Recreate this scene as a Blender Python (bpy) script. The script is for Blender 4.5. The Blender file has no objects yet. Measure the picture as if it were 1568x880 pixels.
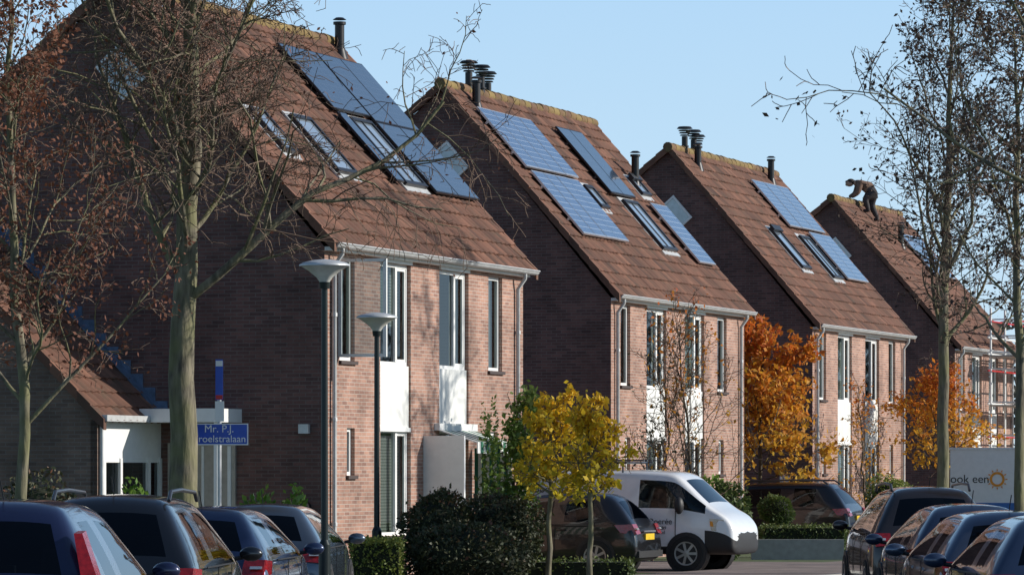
import bpy, math, random
import numpy as np
from mathutils import Vector, Matrix
R=random.Random(7)
scn=bpy.context.scene
coll=scn.collection
F=6229.0; CX=784.0; HY=720.0; CAMH=1.9
DX,DY=0.3303,0.9439
NX,NY=DY,-DX
HROT=math.atan2(DY,DX)
NROT=math.atan2(NY,NX)
def W(X,z): return ((X-CX)/F*z, z)

# ---------------------------------------------------------------- materials
def newmat(name):
    m=bpy.data.materials.new(name); m.use_nodes=True
    nt=m.node_tree; b=nt.nodes['Principled BSDF']
    return m,nt,b
def N(nt,t,**k):
    n=nt.nodes.new(t)
    for a,v in k.items(): setattr(n,a,v)
    return n
def L(nt,a,b): nt.links.new(a,b)
def simple(name,col,rough=.6,metal=0,coat=0,noise=.12,scale=8,bump=0,spec=None):
    m,nt,b=newmat(name)
    b.inputs['Roughness'].default_value=rough
    b.inputs['Metallic'].default_value=metal
    b.inputs['Coat Weight'].default_value=coat
    b.inputs['Coat Roughness'].default_value=.04
    if spec is not None: b.inputs['Specular IOR Level'].default_value=spec
    tc=N(nt,'ShaderNodeTexCoord'); no=N(nt,'ShaderNodeTexNoise'); no.inputs['Scale'].default_value=scale; no.inputs['Detail'].default_value=6
    L(nt,tc.outputs['Object'],no.inputs['Vector'])
    r=N(nt,'ShaderNodeValToRGB')
    r.color_ramp.elements[0].position=.3; r.color_ramp.elements[1].position=.7
    c=np.array(col)
    r.color_ramp.elements[0].color=(*(c*(1-noise)),1); r.color_ramp.elements[1].color=(*(np.minimum(c*(1+noise),1)),1)
    L(nt,no.outputs['Fac'],r.inputs['Fac']); L(nt,r.outputs['Color'],b.inputs['Base Color'])
    if bump:
        bp=N(nt,'ShaderNodeBump'); bp.inputs['Strength'].default_value=bump; bp.inputs['Distance'].default_value=.02
        L(nt,no.outputs['Fac'],bp.inputs['Height']); L(nt,bp.outputs['Normal'],b.inputs['Normal'])
    return m
def brickmat(name,c1,c2,mortar,bias=-.1,streak=0):
    m,nt,b=newmat(name)
    tc=N(nt,'ShaderNodeTexCoord'); sp=N(nt,'ShaderNodeSeparateXYZ'); L(nt,tc.outputs['Object'],sp.inputs[0])
    ad=N(nt,'ShaderNodeMath'); ad.operation='ADD'; L(nt,sp.outputs['X'],ad.inputs[0]); L(nt,sp.outputs['Y'],ad.inputs[1])
    cb=N(nt,'ShaderNodeCombineXYZ'); L(nt,ad.outputs[0],cb.inputs[0]); L(nt,sp.outputs['Z'],cb.inputs[1])
    br=N(nt,'ShaderNodeTexBrick'); L(nt,cb.outputs[0],br.inputs['Vector'])
    br.inputs['Scale'].default_value=1; br.inputs['Brick Width'].default_value=.22; br.inputs['Row Height'].default_value=.0625
    br.inputs['Mortar Size'].default_value=.007; br.inputs['Mortar Smooth'].default_value=.3; br.inputs['Bias'].default_value=bias
    br.inputs['Color1'].default_value=(*c1,1); br.inputs['Color2'].default_value=(*c2,1); br.inputs['Mortar'].default_value=(*mortar,1)
    no=N(nt,'ShaderNodeTexNoise'); no.inputs['Scale'].default_value=1.1; no.inputs['Detail'].default_value=9; no.inputs['Roughness'].default_value=.65
    L(nt,tc.outputs['Object'],no.inputs['Vector'])
    r=N(nt,'ShaderNodeMapRange'); r.inputs['From Min'].default_value=.3; r.inputs['From Max'].default_value=.7; r.inputs['To Min'].default_value=.62; r.inputs['To Max'].default_value=1.3
    L(nt,no.outputs['Fac'],r.inputs['Value'])
    mx=N(nt,'ShaderNodeVectorMath'); mx.operation='SCALE'; L(nt,br.outputs['Color'],mx.inputs[0]); L(nt,r.outputs[0],mx.inputs['Scale'])
    L(nt,mx.outputs[0],b.inputs['Base Color'])
    b.inputs['Roughness'].default_value=.9
    bp=N(nt,'ShaderNodeBump'); bp.inputs['Strength'].default_value=.6; bp.inputs['Distance'].default_value=.008; bp.invert=True
    L(nt,br.outputs['Fac'],bp.inputs['Height']); L(nt,bp.outputs['Normal'],b.inputs['Normal'])
    return m
def attrmat(name,cols,rough=.8,trans=0,noise=0,moss=None):
    m,nt,b=newmat(name)
    at=N(nt,'ShaderNodeAttribute'); at.attribute_name='rnd'
    r=N(nt,'ShaderNodeValToRGB'); cr=r.color_ramp
    while len(cr.elements)<len(cols): cr.elements.new(.5)
    for i,c in enumerate(cols):
        cr.elements[i].position=i/(len(cols)-1); cr.elements[i].color=(*c,1)
    L(nt,at.outputs['Fac'],r.inputs['Fac'])
    out=r.outputs['Color']
    if noise:
        tc=N(nt,'ShaderNodeTexCoord'); no=N(nt,'ShaderNodeTexNoise'); no.inputs['Scale'].default_value=1.3; no.inputs['Detail'].default_value=10; no.inputs['Roughness'].default_value=.7
        L(nt,tc.outputs['Object'],no.inputs['Vector'])
        mr=N(nt,'ShaderNodeMapRange'); mr.inputs['From Min'].default_value=.3; mr.inputs['From Max'].default_value=.7; mr.inputs['To Min'].default_value=1-noise; mr.inputs['To Max'].default_value=1+noise*.8
        L(nt,no.outputs['Fac'],mr.inputs['Value'])
        mx=N(nt,'ShaderNodeVectorMath'); mx.operation='SCALE'; L(nt,out,mx.inputs[0]); L(nt,mr.outputs[0],mx.inputs['Scale']); out=mx.outputs[0]
        if moss:
            n2=N(nt,'ShaderNodeTexNoise'); n2.inputs['Scale'].default_value=3; n2.inputs['Detail'].default_value=12; n2.inputs['Roughness'].default_value=.8
            L(nt,tc.outputs['Object'],n2.inputs['Vector'])
            m2=N(nt,'ShaderNodeMapRange'); m2.inputs['From Min'].default_value=.50; m2.inputs['From Max'].default_value=.66; m2.inputs['To Max'].default_value=.8
            L(nt,n2.outputs['Fac'],m2.inputs['Value'])
            mm=N(nt,'ShaderNodeMix'); mm.data_type='RGBA'; L(nt,m2.outputs[0],mm.inputs[0]); L(nt,out,mm.inputs[6]); mm.inputs[7].default_value=(*moss,1); out=mm.outputs[2]
    L(nt,out,b.inputs['Base Color']); b.inputs['Roughness'].default_value=rough
    if trans:
        tr=N(nt,'ShaderNodeBsdfTranslucent'); L(nt,out,tr.inputs['Color'])
        ms=N(nt,'ShaderNodeMixShader'); ms.inputs[0].default_value=trans
        L(nt,b.outputs[0],ms.inputs[1]); L(nt,tr.outputs[0],ms.inputs[2])
        L(nt,ms.outputs[0],nt.nodes['Material Output'].inputs['Surface'])
    return m
def glassmat(name,tint,ior=1.5):
    m,nt,b=newmat(name); nt.nodes.remove(b)
    t=N(nt,'ShaderNodeBsdfTransparent'); t.inputs[0].default_value=(*tint,1)
    g=N(nt,'ShaderNodeBsdfGlossy'); g.inputs['Roughness'].default_value=.02; g.inputs['Color'].default_value=(.9,.95,1,1)
    fr=N(nt,'ShaderNodeFresnel'); fr.inputs['IOR'].default_value=ior
    tc=N(nt,'ShaderNodeTexCoord'); no=N(nt,'ShaderNodeTexNoise'); no.inputs['Scale'].default_value=1.5
    L(nt,tc.outputs['Object'],no.inputs['Vector'])
    bp=N(nt,'ShaderNodeBump'); bp.inputs['Strength'].default_value=.08; bp.inputs['Distance'].default_value=.02; L(nt,no.outputs['Fac'],bp.inputs['Height']); L(nt,bp.outputs[0],g.inputs['Normal'])
    ms=N(nt,'ShaderNodeMixShader'); L(nt,fr.outputs[0],ms.inputs[0]); L(nt,t.outputs[0],ms.inputs[1]); L(nt,g.outputs[0],ms.inputs[2])
    L(nt,ms.outputs[0],nt.nodes['Material Output'].inputs['Surface'])
    return m
def panelmat(name,cell,line,nx=6,ny=10,lw=.06):
    m,nt,b=newmat(name)
    uv=N(nt,'ShaderNodeUVMap'); uv.uv_map='UVMap'
    sp=N(nt,'ShaderNodeSeparateXYZ'); L(nt,uv.outputs[0],sp.inputs[0])
    outs=[]
    for ax,n in ((0,nx),(1,ny)):
        mu=N(nt,'ShaderNodeMath'); mu.operation='MULTIPLY'; mu.inputs[1].default_value=n; L(nt,sp.outputs[ax],mu.inputs[0])
        fr=N(nt,'ShaderNodeMath'); fr.operation='FRACT'; L(nt,mu.outputs[0],fr.inputs[0])
        lt=N(nt,'ShaderNodeMath'); lt.operation='LESS_THAN'; lt.inputs[1].default_value=lw; L(nt,fr.outputs[0],lt.inputs[0]); outs.append(lt)
    mxm=N(nt,'ShaderNodeMath'); mxm.operation='MAXIMUM'; L(nt,outs[0].outputs[0],mxm.inputs[0]); L(nt,outs[1].outputs[0],mxm.inputs[1])
    mm=N(nt,'ShaderNodeMix'); mm.data_type='RGBA'; L(nt,mxm.outputs[0],mm.inputs[0]); mm.inputs[6].default_value=(*cell,1); mm.inputs[7].default_value=(*line,1)
    L(nt,mm.outputs[2],b.inputs['Base Color']); b.inputs['Roughness'].default_value=.12; b.inputs['Coat Weight'].default_value=.8; b.inputs['Coat Roughness'].default_value=.05
    return m
def blindmat():
    m,nt,b=newmat('venetian_blind')
    tc=N(nt,'ShaderNodeTexCoord'); w=N(nt,'ShaderNodeTexWave'); w.bands_direction='Z'; w.inputs['Scale'].default_value=6
    L(nt,tc.outputs['Object'],w.inputs['Vector'])
    r=N(nt,'ShaderNodeValToRGB'); r.color_ramp.elements[0].color=(.14,.15,.13,1); r.color_ramp.elements[1].color=(.45,.47,.41,1); r.color_ramp.elements[1].position=.6
    L(nt,w.outputs['Fac'],r.inputs['Fac']); L(nt,r.outputs['Color'],b.inputs['Base Color']); return m
def barkmat(name,c1,c2,moss):
    m,nt,b=newmat(name)
    tc=N(nt,'ShaderNodeTexCoord'); mp=N(nt,'ShaderNodeMapping'); mp.inputs['Scale'].default_value=(14,14,3); L(nt,tc.outputs['Object'],mp.inputs[0])
    no=N(nt,'ShaderNodeTexNoise'); no.inputs['Scale'].default_value=1; no.inputs['Detail'].default_value=8; L(nt,mp.outputs[0],no.inputs['Vector'])
    r=N(nt,'ShaderNodeValToRGB'); r.color_ramp.elements[0].position=.35; r.color_ramp.elements[1].position=.65
    r.color_ramp.elements[0].color=(*c1,1); r.color_ramp.elements[1].color=(*c2,1); L(nt,no.outputs['Fac'],r.inputs['Fac'])
    n2=N(nt,'ShaderNodeTexNoise'); n2.inputs['Scale'].default_value=2.2; n2.inputs['Detail'].default_value=8; L(nt,tc.outputs['Object'],n2.inputs['Vector'])
    m2=N(nt,'ShaderNodeMapRange'); m2.inputs['From Min'].default_value=.42; m2.inputs['From Max'].default_value=.62; m2.inputs['To Max'].default_value=.7; L(nt,n2.outputs['Fac'],m2.inputs['Value'])
    mm=N(nt,'ShaderNodeMix'); mm.data_type='RGBA'; L(nt,m2.outputs[0],mm.inputs[0]); L(nt,r.outputs['Color'],mm.inputs[6]); mm.inputs[7].default_value=(*moss,1)
    L(nt,mm.outputs[2],b.inputs['Base Color']); b.inputs['Roughness'].default_value=.9
    bp=N(nt,'ShaderNodeBump'); bp.inputs['Strength'].default_value=.8; bp.inputs['Distance'].default_value=.03; L(nt,no.outputs['Fac'],bp.inputs['Height']); L(nt,bp.outputs[0],b.inputs['Normal'])
    return m

M={}
M['brick']=brickmat('shaded_gable_brick',(.185,.09,.076),(.098,.051,.047),(.165,.13,.12))  # darker copy of the facade brick, gable shade put into the colour
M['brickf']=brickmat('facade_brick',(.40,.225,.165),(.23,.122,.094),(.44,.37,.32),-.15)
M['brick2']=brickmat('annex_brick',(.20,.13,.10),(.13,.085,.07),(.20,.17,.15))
M['tile']=attrmat('roof_tile',[(.085,.042,.030),(.135,.062,.040),(.175,.080,.051),(.235,.110,.070)],.85,noise=.36,moss=(.085,.062,.040))
M['ridge']=attrmat('mossy_ridge',[(.15,.08,.05),(.19,.12,.05),(.24,.17,.06)],.9,noise=.4,moss=(.20,.16,.055))
M['white']=simple('white_paint',(.80,.80,.78),.45,noise=.04)
M['offwhite']=simple('offwhite_panel',(.74,.74,.71),.5,noise=.07,scale=3)
M['zinc']=simple('zinc_gutter',(.55,.56,.56),.45,.3)
M['lead']=simple('lead_flashing',(.12,.17,.25),.5,.2,noise=.3)
M['dark']=simple('dark_interior',(.02,.02,.022),.8)
M['curtain']=simple('net_curtain',(.5,.5,.47),.9,noise=.2,scale=4)
M['blind']=blindmat()
M['black']=simple('black_metal',(.018,.018,.02),.4,.3)
M['pole']=simple('lamp_post_paint',(.02,.028,.028),.35,.4)
M['alu']=simple('aluminium',(.6,.6,.62),.35,.8)
M['winglass']=glassmat('window_glass',(.5,.55,.55),1.5)
M['carglass']=glassmat('car_glass',(.16,.19,.21),1.45)
M['skyglass']=simple('skylight_glass',(.27,.33,.40),.06,coat=1,spec=.9,noise=.25,scale=1.5)
M['pvblack']=panelmat('solar_cells_dark',(.045,.065,.10),(.09,.11,.15),6,10,.05)
M['pvblue']=panelmat('solar_cells_blue',(.05,.09,.19),(.46,.52,.60),6,10,.08)
M['frame_d']=simple('dark_frame',(.03,.03,.035),.4,.5)
M['sill']=simple('dark_sill',(.06,.04,.035),.6)
M['greenstripe']=simple('awning_green',(.03,.16,.10),.8)
M['blue']=simple('sign_blue',(.01,.07,.45),.3)
M['red']=simple('sign_red',(.5,.02,.02),.4)
M['orange']=simple('logo_orange',(.8,.30,.02),.5)
M['tyre']=simple('tyre_rubber',(.018,.018,.018),.85)
M['rim']=simple('wheel_rim',(.5,.5,.52),.3,.8)
M['plastic']=simple('black_plastic',(.02,.02,.022),.55)
M['tail']=simple('tail_light_red',(.30,.010,.012),.12,coat=1,noise=.3,scale=25)
M['lens']=simple('headlight_lens',(.55,.58,.6),.1,.4,coat=1)
M['plate']=simple('yellow_plate',(.75,.50,.03),.4)
M['seat']=simple('car_seat',(.035,.035,.04),.8)
M['asphalt']=simple('asphalt',(.06,.06,.062),.9,noise=.25,scale=20,bump=.3)
M['paver']=brickmat('paver_brick',(.22,.17,.15),(.17,.13,.12),(.12,.11,.10))
M['kerb']=simple('kerb_concrete',(.33,.32,.30),.85)
M['grass']=simple('grass',(.06,.09,.03),.95,noise=.4,scale=3,bump=.5)
M['linewhite']=simple('road_paint',(.7,.7,.68),.7)
M['bark']=barkmat('mossy_bark',(.08,.07,.05),(.24,.21,.145),(.17,.17,.07))
M['barkd']=barkmat('dark_bark',(.05,.035,.028),(.13,.095,.07),(.12,.10,.05))
M['twig']=simple('twig_bark',(.15,.10,.072),.9,noise=.3)
M['rail']=simple('roof_rail',(.12,.12,.13),.3,.8)
M['door']=simple('beige_door',(.40,.36,.31),.5)
M['curtainglass']=simple('attic_glass',(.42,.52,.56),.08,coat=1)
M['trailerblue']=simple('trailer_blue',(.03,.14,.42),.4)
def paint(n,c,met=.35): return simple(n,c,.28,met,1,noise=.03)

# ---------------------------------------------------------------- mesh builder
class MB:
    def __init__(s): s.v=[];s.f=[];s.m=[];s.r=[];s.uv=[]
    def add(s,vs,fs,mi=0,rnd=0,uv=None):
        o=len(s.v); s.v+= [tuple(p) for p in vs]
        for k,f in enumerate(fs):
            s.f.append(tuple(i+o for i in f)); s.m.append(mi); s.r.append(rnd)
            s.uv.append(uv[k] if uv else None)
    def hexa(s,p,mi=0,rnd=0):
        s.add(p,[(0,3,2,1),(4,5,6,7),(0,1,5,4),(1,2,6,5),(2,3,7,6),(3,0,4,7)],mi,rnd)
    def box(s,x0,x1,y0,y1,z0,z1,mi=0,rnd=0):
        s.hexa([(x0,y0,z0),(x1,y0,z0),(x1,y1,z0),(x0,y1,z0),(x0,y0,z1),(x1,y0,z1),(x1,y1,z1),(x0,y1,z1)],mi,rnd)
    def tube(s,pts,rad,n=6,mi=0,cap=True,rnd=0):
        pts=[Vector(p) for p in pts]
        t0=(pts[1]-pts[0]).normalized(); ref=Vector((1,0,0)) if abs(t0.z)>.7 else Vector((0,0,1))
        o=len(s.v)
        for i,p in enumerate(pts):
            if i==0: t=pts[1]-pts[0]
            elif i==len(pts)-1: t=pts[-1]-pts[-2]
            else: t=pts[i+1]-pts[i-1]
            t.normalize(); u=t.cross(ref)
            if u.length<1e-3: u=t.cross(Vector((0,1,0)))
            u.normalize(); w=t.cross(u)
            r=rad[i] if hasattr(rad,'__len__') else rad
            for k in range(n):
                a=2*math.pi*k/n; q=p+u*(math.cos(a)*r)+w*(math.sin(a)*r); s.v.append((q.x,q.y,q.z))
        for i in range(len(pts)-1):
            for k in range(n):
                a=o+i*n+k;b=o+i*n+(k+1)%n
                s.f.append((a,b,b+n,a+n)); s.m.append(mi); s.r.append(rnd); s.uv.append(None)
        if cap and n>3:
            s.f.append(tuple(o+k for k in range(n))[::-1]); s.m.append(mi); s.r.append(rnd); s.uv.append(None)
            e=o+(len(pts)-1)*n
            s.f.append(tuple(e+k for k in range(n))); s.m.append(mi); s.r.append(rnd); s.uv.append(None)
    def lathe(s,prof,n=24,mat=None,mi=0):
        mat=mat or Matrix.Identity(4); o=len(s.v)
        for r,z in prof:
            for k in range(n):
                a=2*math.pi*k/n; q=mat@Vector((r*math.cos(a),r*math.sin(a),z)); s.v.append((q.x,q.y,q.z))
        for i in range(len(prof)-1):
            for k in range(n):
                a=o+i*n+k;b=o+i*n+(k+1)%n
                s.f.append((a,b,b+n,a+n)); s.m.append(mi); s.r.append(0); s.uv.append(None)
    def ell(s,c,rx,ry,rz,mi=0,n=14):
        mt=Matrix.Translation(c)@Matrix.Diagonal((rx,ry,rz,1))
        s.lathe([(max(1e-4,math.sin(math.pi*i/8)),-math.cos(math.pi*i/8)) for i in range(9)],n,mt,mi)
    def build(s,name,mats,parent=None,smooth=False,angle=40,rnd=False,uv=False,bevel=0,subsurf=0):
        me=bpy.data.meshes.new(name); me.from_pydata(s.v,[],s.f)
        for m in mats: me.materials.append(m)
        me.polygons.foreach_set('material_index',s.m)
        if rnd:
            a=me.attributes.new('rnd','FLOAT','FACE'); a.data.foreach_set('value',s.r)
        if uv:
            l=me.uv_layers.new(name='UVMap')
            for p,u in zip(me.polygons,s.uv):
                if u:
                    for li,c in zip(p.loop_indices,u): l.data[li].uv=c
        if smooth:
            me.polygons.foreach_set('use_smooth',[True]*len(me.polygons))
            if not subsurf:
                try: me.set_sharp_from_angle(angle=math.radians(angle))
                except Exception: pass
        me.update()
        ob=bpy.data.objects.new(name,me); coll.objects.link(ob)
        if parent: ob.parent=parent
        if bevel:
            b=ob.modifiers.new('b','BEVEL'); b.width=bevel; b.segments=2; b.limit_method='ANGLE'
        if subsurf:
            b=ob.modifiers.new('s','SUBSURF'); b.levels=subsurf; b.render_levels=subsurf
        return ob
def empty(name,loc,rot=0):
    e=bpy.data.objects.new(name,None); e.location=loc; e.rotation_euler=(0,0,rot); coll.objects.link(e); return e
def text(body,name,size,mat,parent,loc,rot,align='CENTER'):
    c=bpy.data.curves.new(name,'FONT'); c.body=body; c.size=size; c.align_x=align; c.align_y='CENTER'; c.extrude=.001
    o=bpy.data.objects.new(name,c); coll.objects.link(o); o.parent=parent; o.location=loc; o.rotation_euler=rot
    c.materials.append(mat); return o

# ---------------------------------------------------------------- houses
TAN_B=.80
def house(name,E,Lh,Hr,arrays,skylights,pipes,seed,detail=True):
    rr=random.Random(seed)
    ov=.18; zE=5.6
    org=(E[0]-ov*NX,E[1]-ov*NY,0.1)
    e=empty(name,org,HROT)
    zo=-.1
    yr=3.94-ov; zr=Hr+zo; zE+=zo
    yb=yr+(zr-zE)/TAN_B
    B1=(2.5,3.95);B2=(5.35,6.85)
    if Lh<9: 
        op=[(.66,1.3,3.6,5.3),(2.3,3.6,.7,5.3),(4.6,5.9,.7,5.3),(6.6,7.2,3.6,5.3)]
        bigs=[(2.3,3.6),(4.6,5.9)]; nar=[(.66,1.3),(6.6,7.2)]; smalls=[]
    else:
        nar=[(.66,1.33),(7.9,8.65)]; bigs=[B1,B2]; smalls=[(.98,1.33),(8.0,8.4)]
        op=[(a,b,3.6,5.3) for a,b in nar]+[(a,b,.7,5.3) for a,b in bigs]+[(a,b,1.72,2.5) for a,b in smalls]
    wl=MB(); zb0=-.15
    xs=sorted({0,Lh,*[o[0] for o in op],*[o[1] for o in op]}); zs=sorted({zb0,5.42,*[o[2] for o in op],*[o[3] for o in op]})
    for i in range(len(xs)-1):
        for j in range(len(zs)-1):
            cx=(xs[i]+xs[i+1])/2; cz=(zs[j]+zs[j+1])/2
            if any(o[0]<cx<o[1] and o[2]<cz<o[3] for o in op): continue
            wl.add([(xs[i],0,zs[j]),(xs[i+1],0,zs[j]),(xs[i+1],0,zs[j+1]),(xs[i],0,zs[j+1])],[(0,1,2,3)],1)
    for a,b,c,d in op:
        q=.14
        wl.add([(a,0,c),(b,0,c),(b,0,d),(a,0,d),(a,q,c),(b,q,c),(b,q,d),(a,q,d)],[(0,4,5,1),(1,5,6,2),(2,6,7,3),(3,7,4,0)],1)
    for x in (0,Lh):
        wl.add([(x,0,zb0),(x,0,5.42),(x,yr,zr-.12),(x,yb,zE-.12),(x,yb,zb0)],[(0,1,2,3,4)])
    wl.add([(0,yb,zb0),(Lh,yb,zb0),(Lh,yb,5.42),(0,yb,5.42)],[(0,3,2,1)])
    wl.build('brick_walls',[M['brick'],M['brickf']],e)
    inn=MB()
    inn.box(.3,Lh-.3,1.6,1.7,.1,5.3); inn.box(.15,Lh-.15,.25,1.6,2.6,2.75)
    inn.build('interior_walls',[M['dark']],e)
    wf=MB()
    def window(a,b,c,d,split=None,cover='blind',sill=True):
        y0,y1=.07,.13; w=.06
        wf.box(a,b,y0,y1,c,c+w); wf.box(a,b,y0,y1,d-w,d)
        wf.box(a,a+w,y0,y1,c+w,d-w); wf.box(b-w,b,y0,y1,c+w,d-w)
        if split is not None:
            m=a+(b-a)*split; wf.box(m-.04,m+.04,y0-.01,y1,c+w,d-w)
            wf.box(m+.04,m+.08,y0+.012,y1-.01,c+w,d-w); wf.box(b-w-.04,b-w,y0+.012,y1-.01,c+w,d-w)
            wf.box(m+.08,b-w-.04,y0+.012,y1-.01,c+w,c+w+.05); wf.box(m+.08,b-w-.04,y0+.012,y1-.01,d-w-.05,d-w)
        wf.add([(a+w,.1,c+w),(b-w,.1,c+w),(b-w,.1,d-w),(a+w,.1,d-w)],[(0,1,2,3)],1)
        if cover=='blind':
            k=rr.choice([0,.0,.35]); wf.add([(a+w,.2,c+w+(d-c)*k),(b-w,.2,c+w+(d-c)*k),(b-w,.2,d-w),(a+w,.2,d-w)],[(0,1,2,3)],2)
        elif cover=='curtain':
            n=10; g=(b-a)*rr.uniform(.18,.4)
            for (p,q) in ((a+w,a+w+g),(b-w-g,b-w)):
                for k in range(n):
                    x0=p+(q-p)*k/n;x1=p+(q-p)*(k+1)/n; yy0=.2+.03*(k%2);yy1=.2+.03*((k+1)%2)
                    wf.add([(x0,yy0,c+w),(x1,yy1,c+w),(x1,yy1,d-w),(x0,yy0,d-w)],[(0,1,2,3)],3)
        if sill: wf.box(a-.04,b+.04,-.05,.07,c-.06,c-.002,4)
    covers=['blind','curtain','curtain','blind','none']
    for i,(a,b) in enumerate(nar): window(a,b,3.6,5.3,None,covers[(i+seed)%4])
    for i,(a,b) in enumerate(smalls): window(a,b,1.72,2.5,None,'curtain')
    for i,(a,b) in enumerate(bigs):
        window(a,b,3.58,5.3,.62,'blind' if (i+seed)%2==0 else covers[(i*2+seed)%5],False)
        window(a,b,.7,2.5,.62,'blind' if i==0 else 'curtain',i==0)
        wf.box(a+.03,b-.03,.03,.12,2.5,3.578,5)
        wf.box(a-.03,b+.03,.0,.03,2.46,2.53,0) if i==0 else None
        wf.box(a-.01,b+.01,-.03,.06,5.302,5.36,0)
    wf.box(-.0,Lh,-.14,-.002,5.36,5.42,0)
    wf.build('windows',[M['white'],M['winglass'],M['blind'],M['curtain'],M['sill'],M['offwhite'],M['dark']],e)
    g=MB()
    n=8
    prof=[(-.19+.075*math.cos(math.pi*(1+k/n)), .075*math.sin(math.pi*(1+k/n))) for k in range(n+1)]
    gz=5.47
    vs=[];fs=[]
    for x in (-.08,Lh+.12):
        for (y,z) in prof: vs.append((x,y-.02,gz+z))
    for k in range(n): fs.append((k,k+1,k+2+n,k+1+n))
    fs.append(tuple(range(n+1))); fs.append(tuple(range(n+1,2*n+2))[::-1])
    g.add(vs,fs,0)
    g.tube([(-.08,-.29,gz+.005),(Lh+.12,-.29,gz+.005)],.014,6,0)
    for x in (.28,Lh-.45):
        g.tube([(x,-.2,gz-.07),(x,-.2,gz-.15),(x,-.06,gz-.35),(x,-.06,-.1)],.04,8,0)
        for z in (.9,2.6,4.3): g.tube([(x,-.06,z),(x,-.06,z+.06)],.052,8,0)
    g.build('gutter_and_downpipes',[M['zinc']],e,True)
    slope=math.hypot(yr+ov,zr-zE); cy=(yr+ov)/slope; sy=(zr-zE)/slope
    def tiles(name,y0,z0,yy,zz,sgn):
        t=MB(); Ls=math.hypot(yy-y0,zz-z0); ey=(yy-y0)/Ls; ez=(zz-z0)/Ls; ny,nz=-ez*sgn,abs(ey)
        rows=int(round(Ls/.33)); rv=Ls/rows; cols=int(round((Lh+.2)/.25)); cw=(Lh+.2)/cols; K=4
        hp=[0,.022,.03,.018]
        for r in range(rows):
            jit=[rr.uniform(-.006,.010) for _ in range(cols)]
            for c in range(cols):
                x0=-.1+c*cw; rnd=min(1,max(0,rr.gauss(.5,.25)))
                vs=[]
                for k in range(K+1):
                    h=hp[k%K]+jit[c]; x=x0+cw*k/K
                    for (v,hh) in ((r*rv,-.0),(r*rv,.035),((r+1)*rv,.0)):
                        H=hh+h; vs.append((x,y0+ey*v+ny*H,z0+ez*v+nz*H))
                fs=[]
                for k in range(K):
                    a=k*3; fs+= [(a,a+3,a+4,a+1),(a+1,a+4,a+5,a+2)]
                if sgn<0: fs=[f[::-1] for f in fs]
                t.add(vs,fs,0,rnd)
        return t.build(name,[M['tile']],e,rnd=True)
    tiles('roof_tiles_front',-ov-.06,zE-.06,yr,zr,1)
    t=tiles('roof_tiles_back',yb+.25,zE-.2,yr,zr,-1)
    rg=MB()
    for x in (-.12,Lh+.12):
        for (ya,za,yb2,zb2) in ((-ov-.06,zE-.06,yr,zr),(yb+.25,zE-.2,yr,zr)):
            nseg=18
            for k in range(nseg):
                a=k/nseg;b=(k+1)/nseg
                y0=ya+(yb2-ya)*a;y1=ya+(yb2-ya)*b;z0=za+(zb2-za)*a;z1=za+(zb2-za)*b
                rg.hexa([(x-.05,y0,z0-.12),(x+.05,y0,z0-.12),(x+.05,y1,z1-.14),(x-.05,y1,z1-.14),
                         (x-.05,y0,z0+.065),(x+.05,y0,z0+.065),(x+.05,y1,z1+.04),(x-.05,y1,z1+.04)],1,rr.uniform(.2,.9))
    nseg=26
    for k in range(nseg):
        x0=-.2+(Lh+.4)*k/nseg; x1=-.2+(Lh+.4)*(k+1)/nseg+.03; q=rr.uniform(-.012,.012)
        rg.tube([(x0,yr,zr-.02+q),(x1,yr,zr-.025+q)],[.128,.120],10,0,True,rr.random())
    rg.build('ridge_and_verge_tiles',[M['ridge'],M['tile']],e,True,rnd=True)
    def P(s,t,o): 
        v=t*slope; return Vector((s*Lh,-ov+cy*v-sy*o,zE+sy*v+cy*o))
    def slab(mb,s0,s1,t0,t1,o0,o1,mi,uv=False):
        p=[P(s0,t0,o0),P(s1,t0,o0),P(s1,t1,o0),P(s0,t1,o0),P(s0,t0,o1),P(s1,t0,o1),P(s1,t1,o1),P(s0,t1,o1)]
        mb.hexa(p,mi)
        if uv:
            q=[P(s0,t0,o1+.003),P(s1,t0,o1+.003),P(s1,t1,o1+.003),P(s0,t1,o1+.003)]
            c=Vector((0,0,0)); 
            for a in q: c+=a/4
            q=[a+(c-a)*.035 for a in q]
            mb.add(q,[(0,1,2,3)],mi+1,0,[[(0,0),(1,0),(1,1),(0,1)]])
    for i,(s0,s1,t0,t1,nx,nt_,kind) in enumerate(arrays):
        sp_=MB()
        for a in range(nx):
            for b in range(nt_):
                sa=s0+(s1-s0)*a/nx;sb=s0+(s1-s0)*(a+1)/nx-.0015
                ta=t0+(t1-t0)*b/nt_;tb=t0+(t1-t0)*(b+1)/nt_-.003
                jj=rr.uniform(0,.008)
                slab(sp_,sa,sb,ta,tb,.10+jj,.14+jj,0,True)
        for b in range(nt_):
            for q in (.25,.75):
                tq=t0+(t1-t0)*(b+q)/nt_; slab(sp_,s0-.004,s1+.003,tq-.004,tq+.004,.05,.098,0)
        sp_.build('solar_panels_%d'%i,[M['alu'] if kind=='b' else M['frame_d'],M['pvblue'] if kind=='b' else M['pvblack']],e,uv=True)
    sk=MB()
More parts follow.
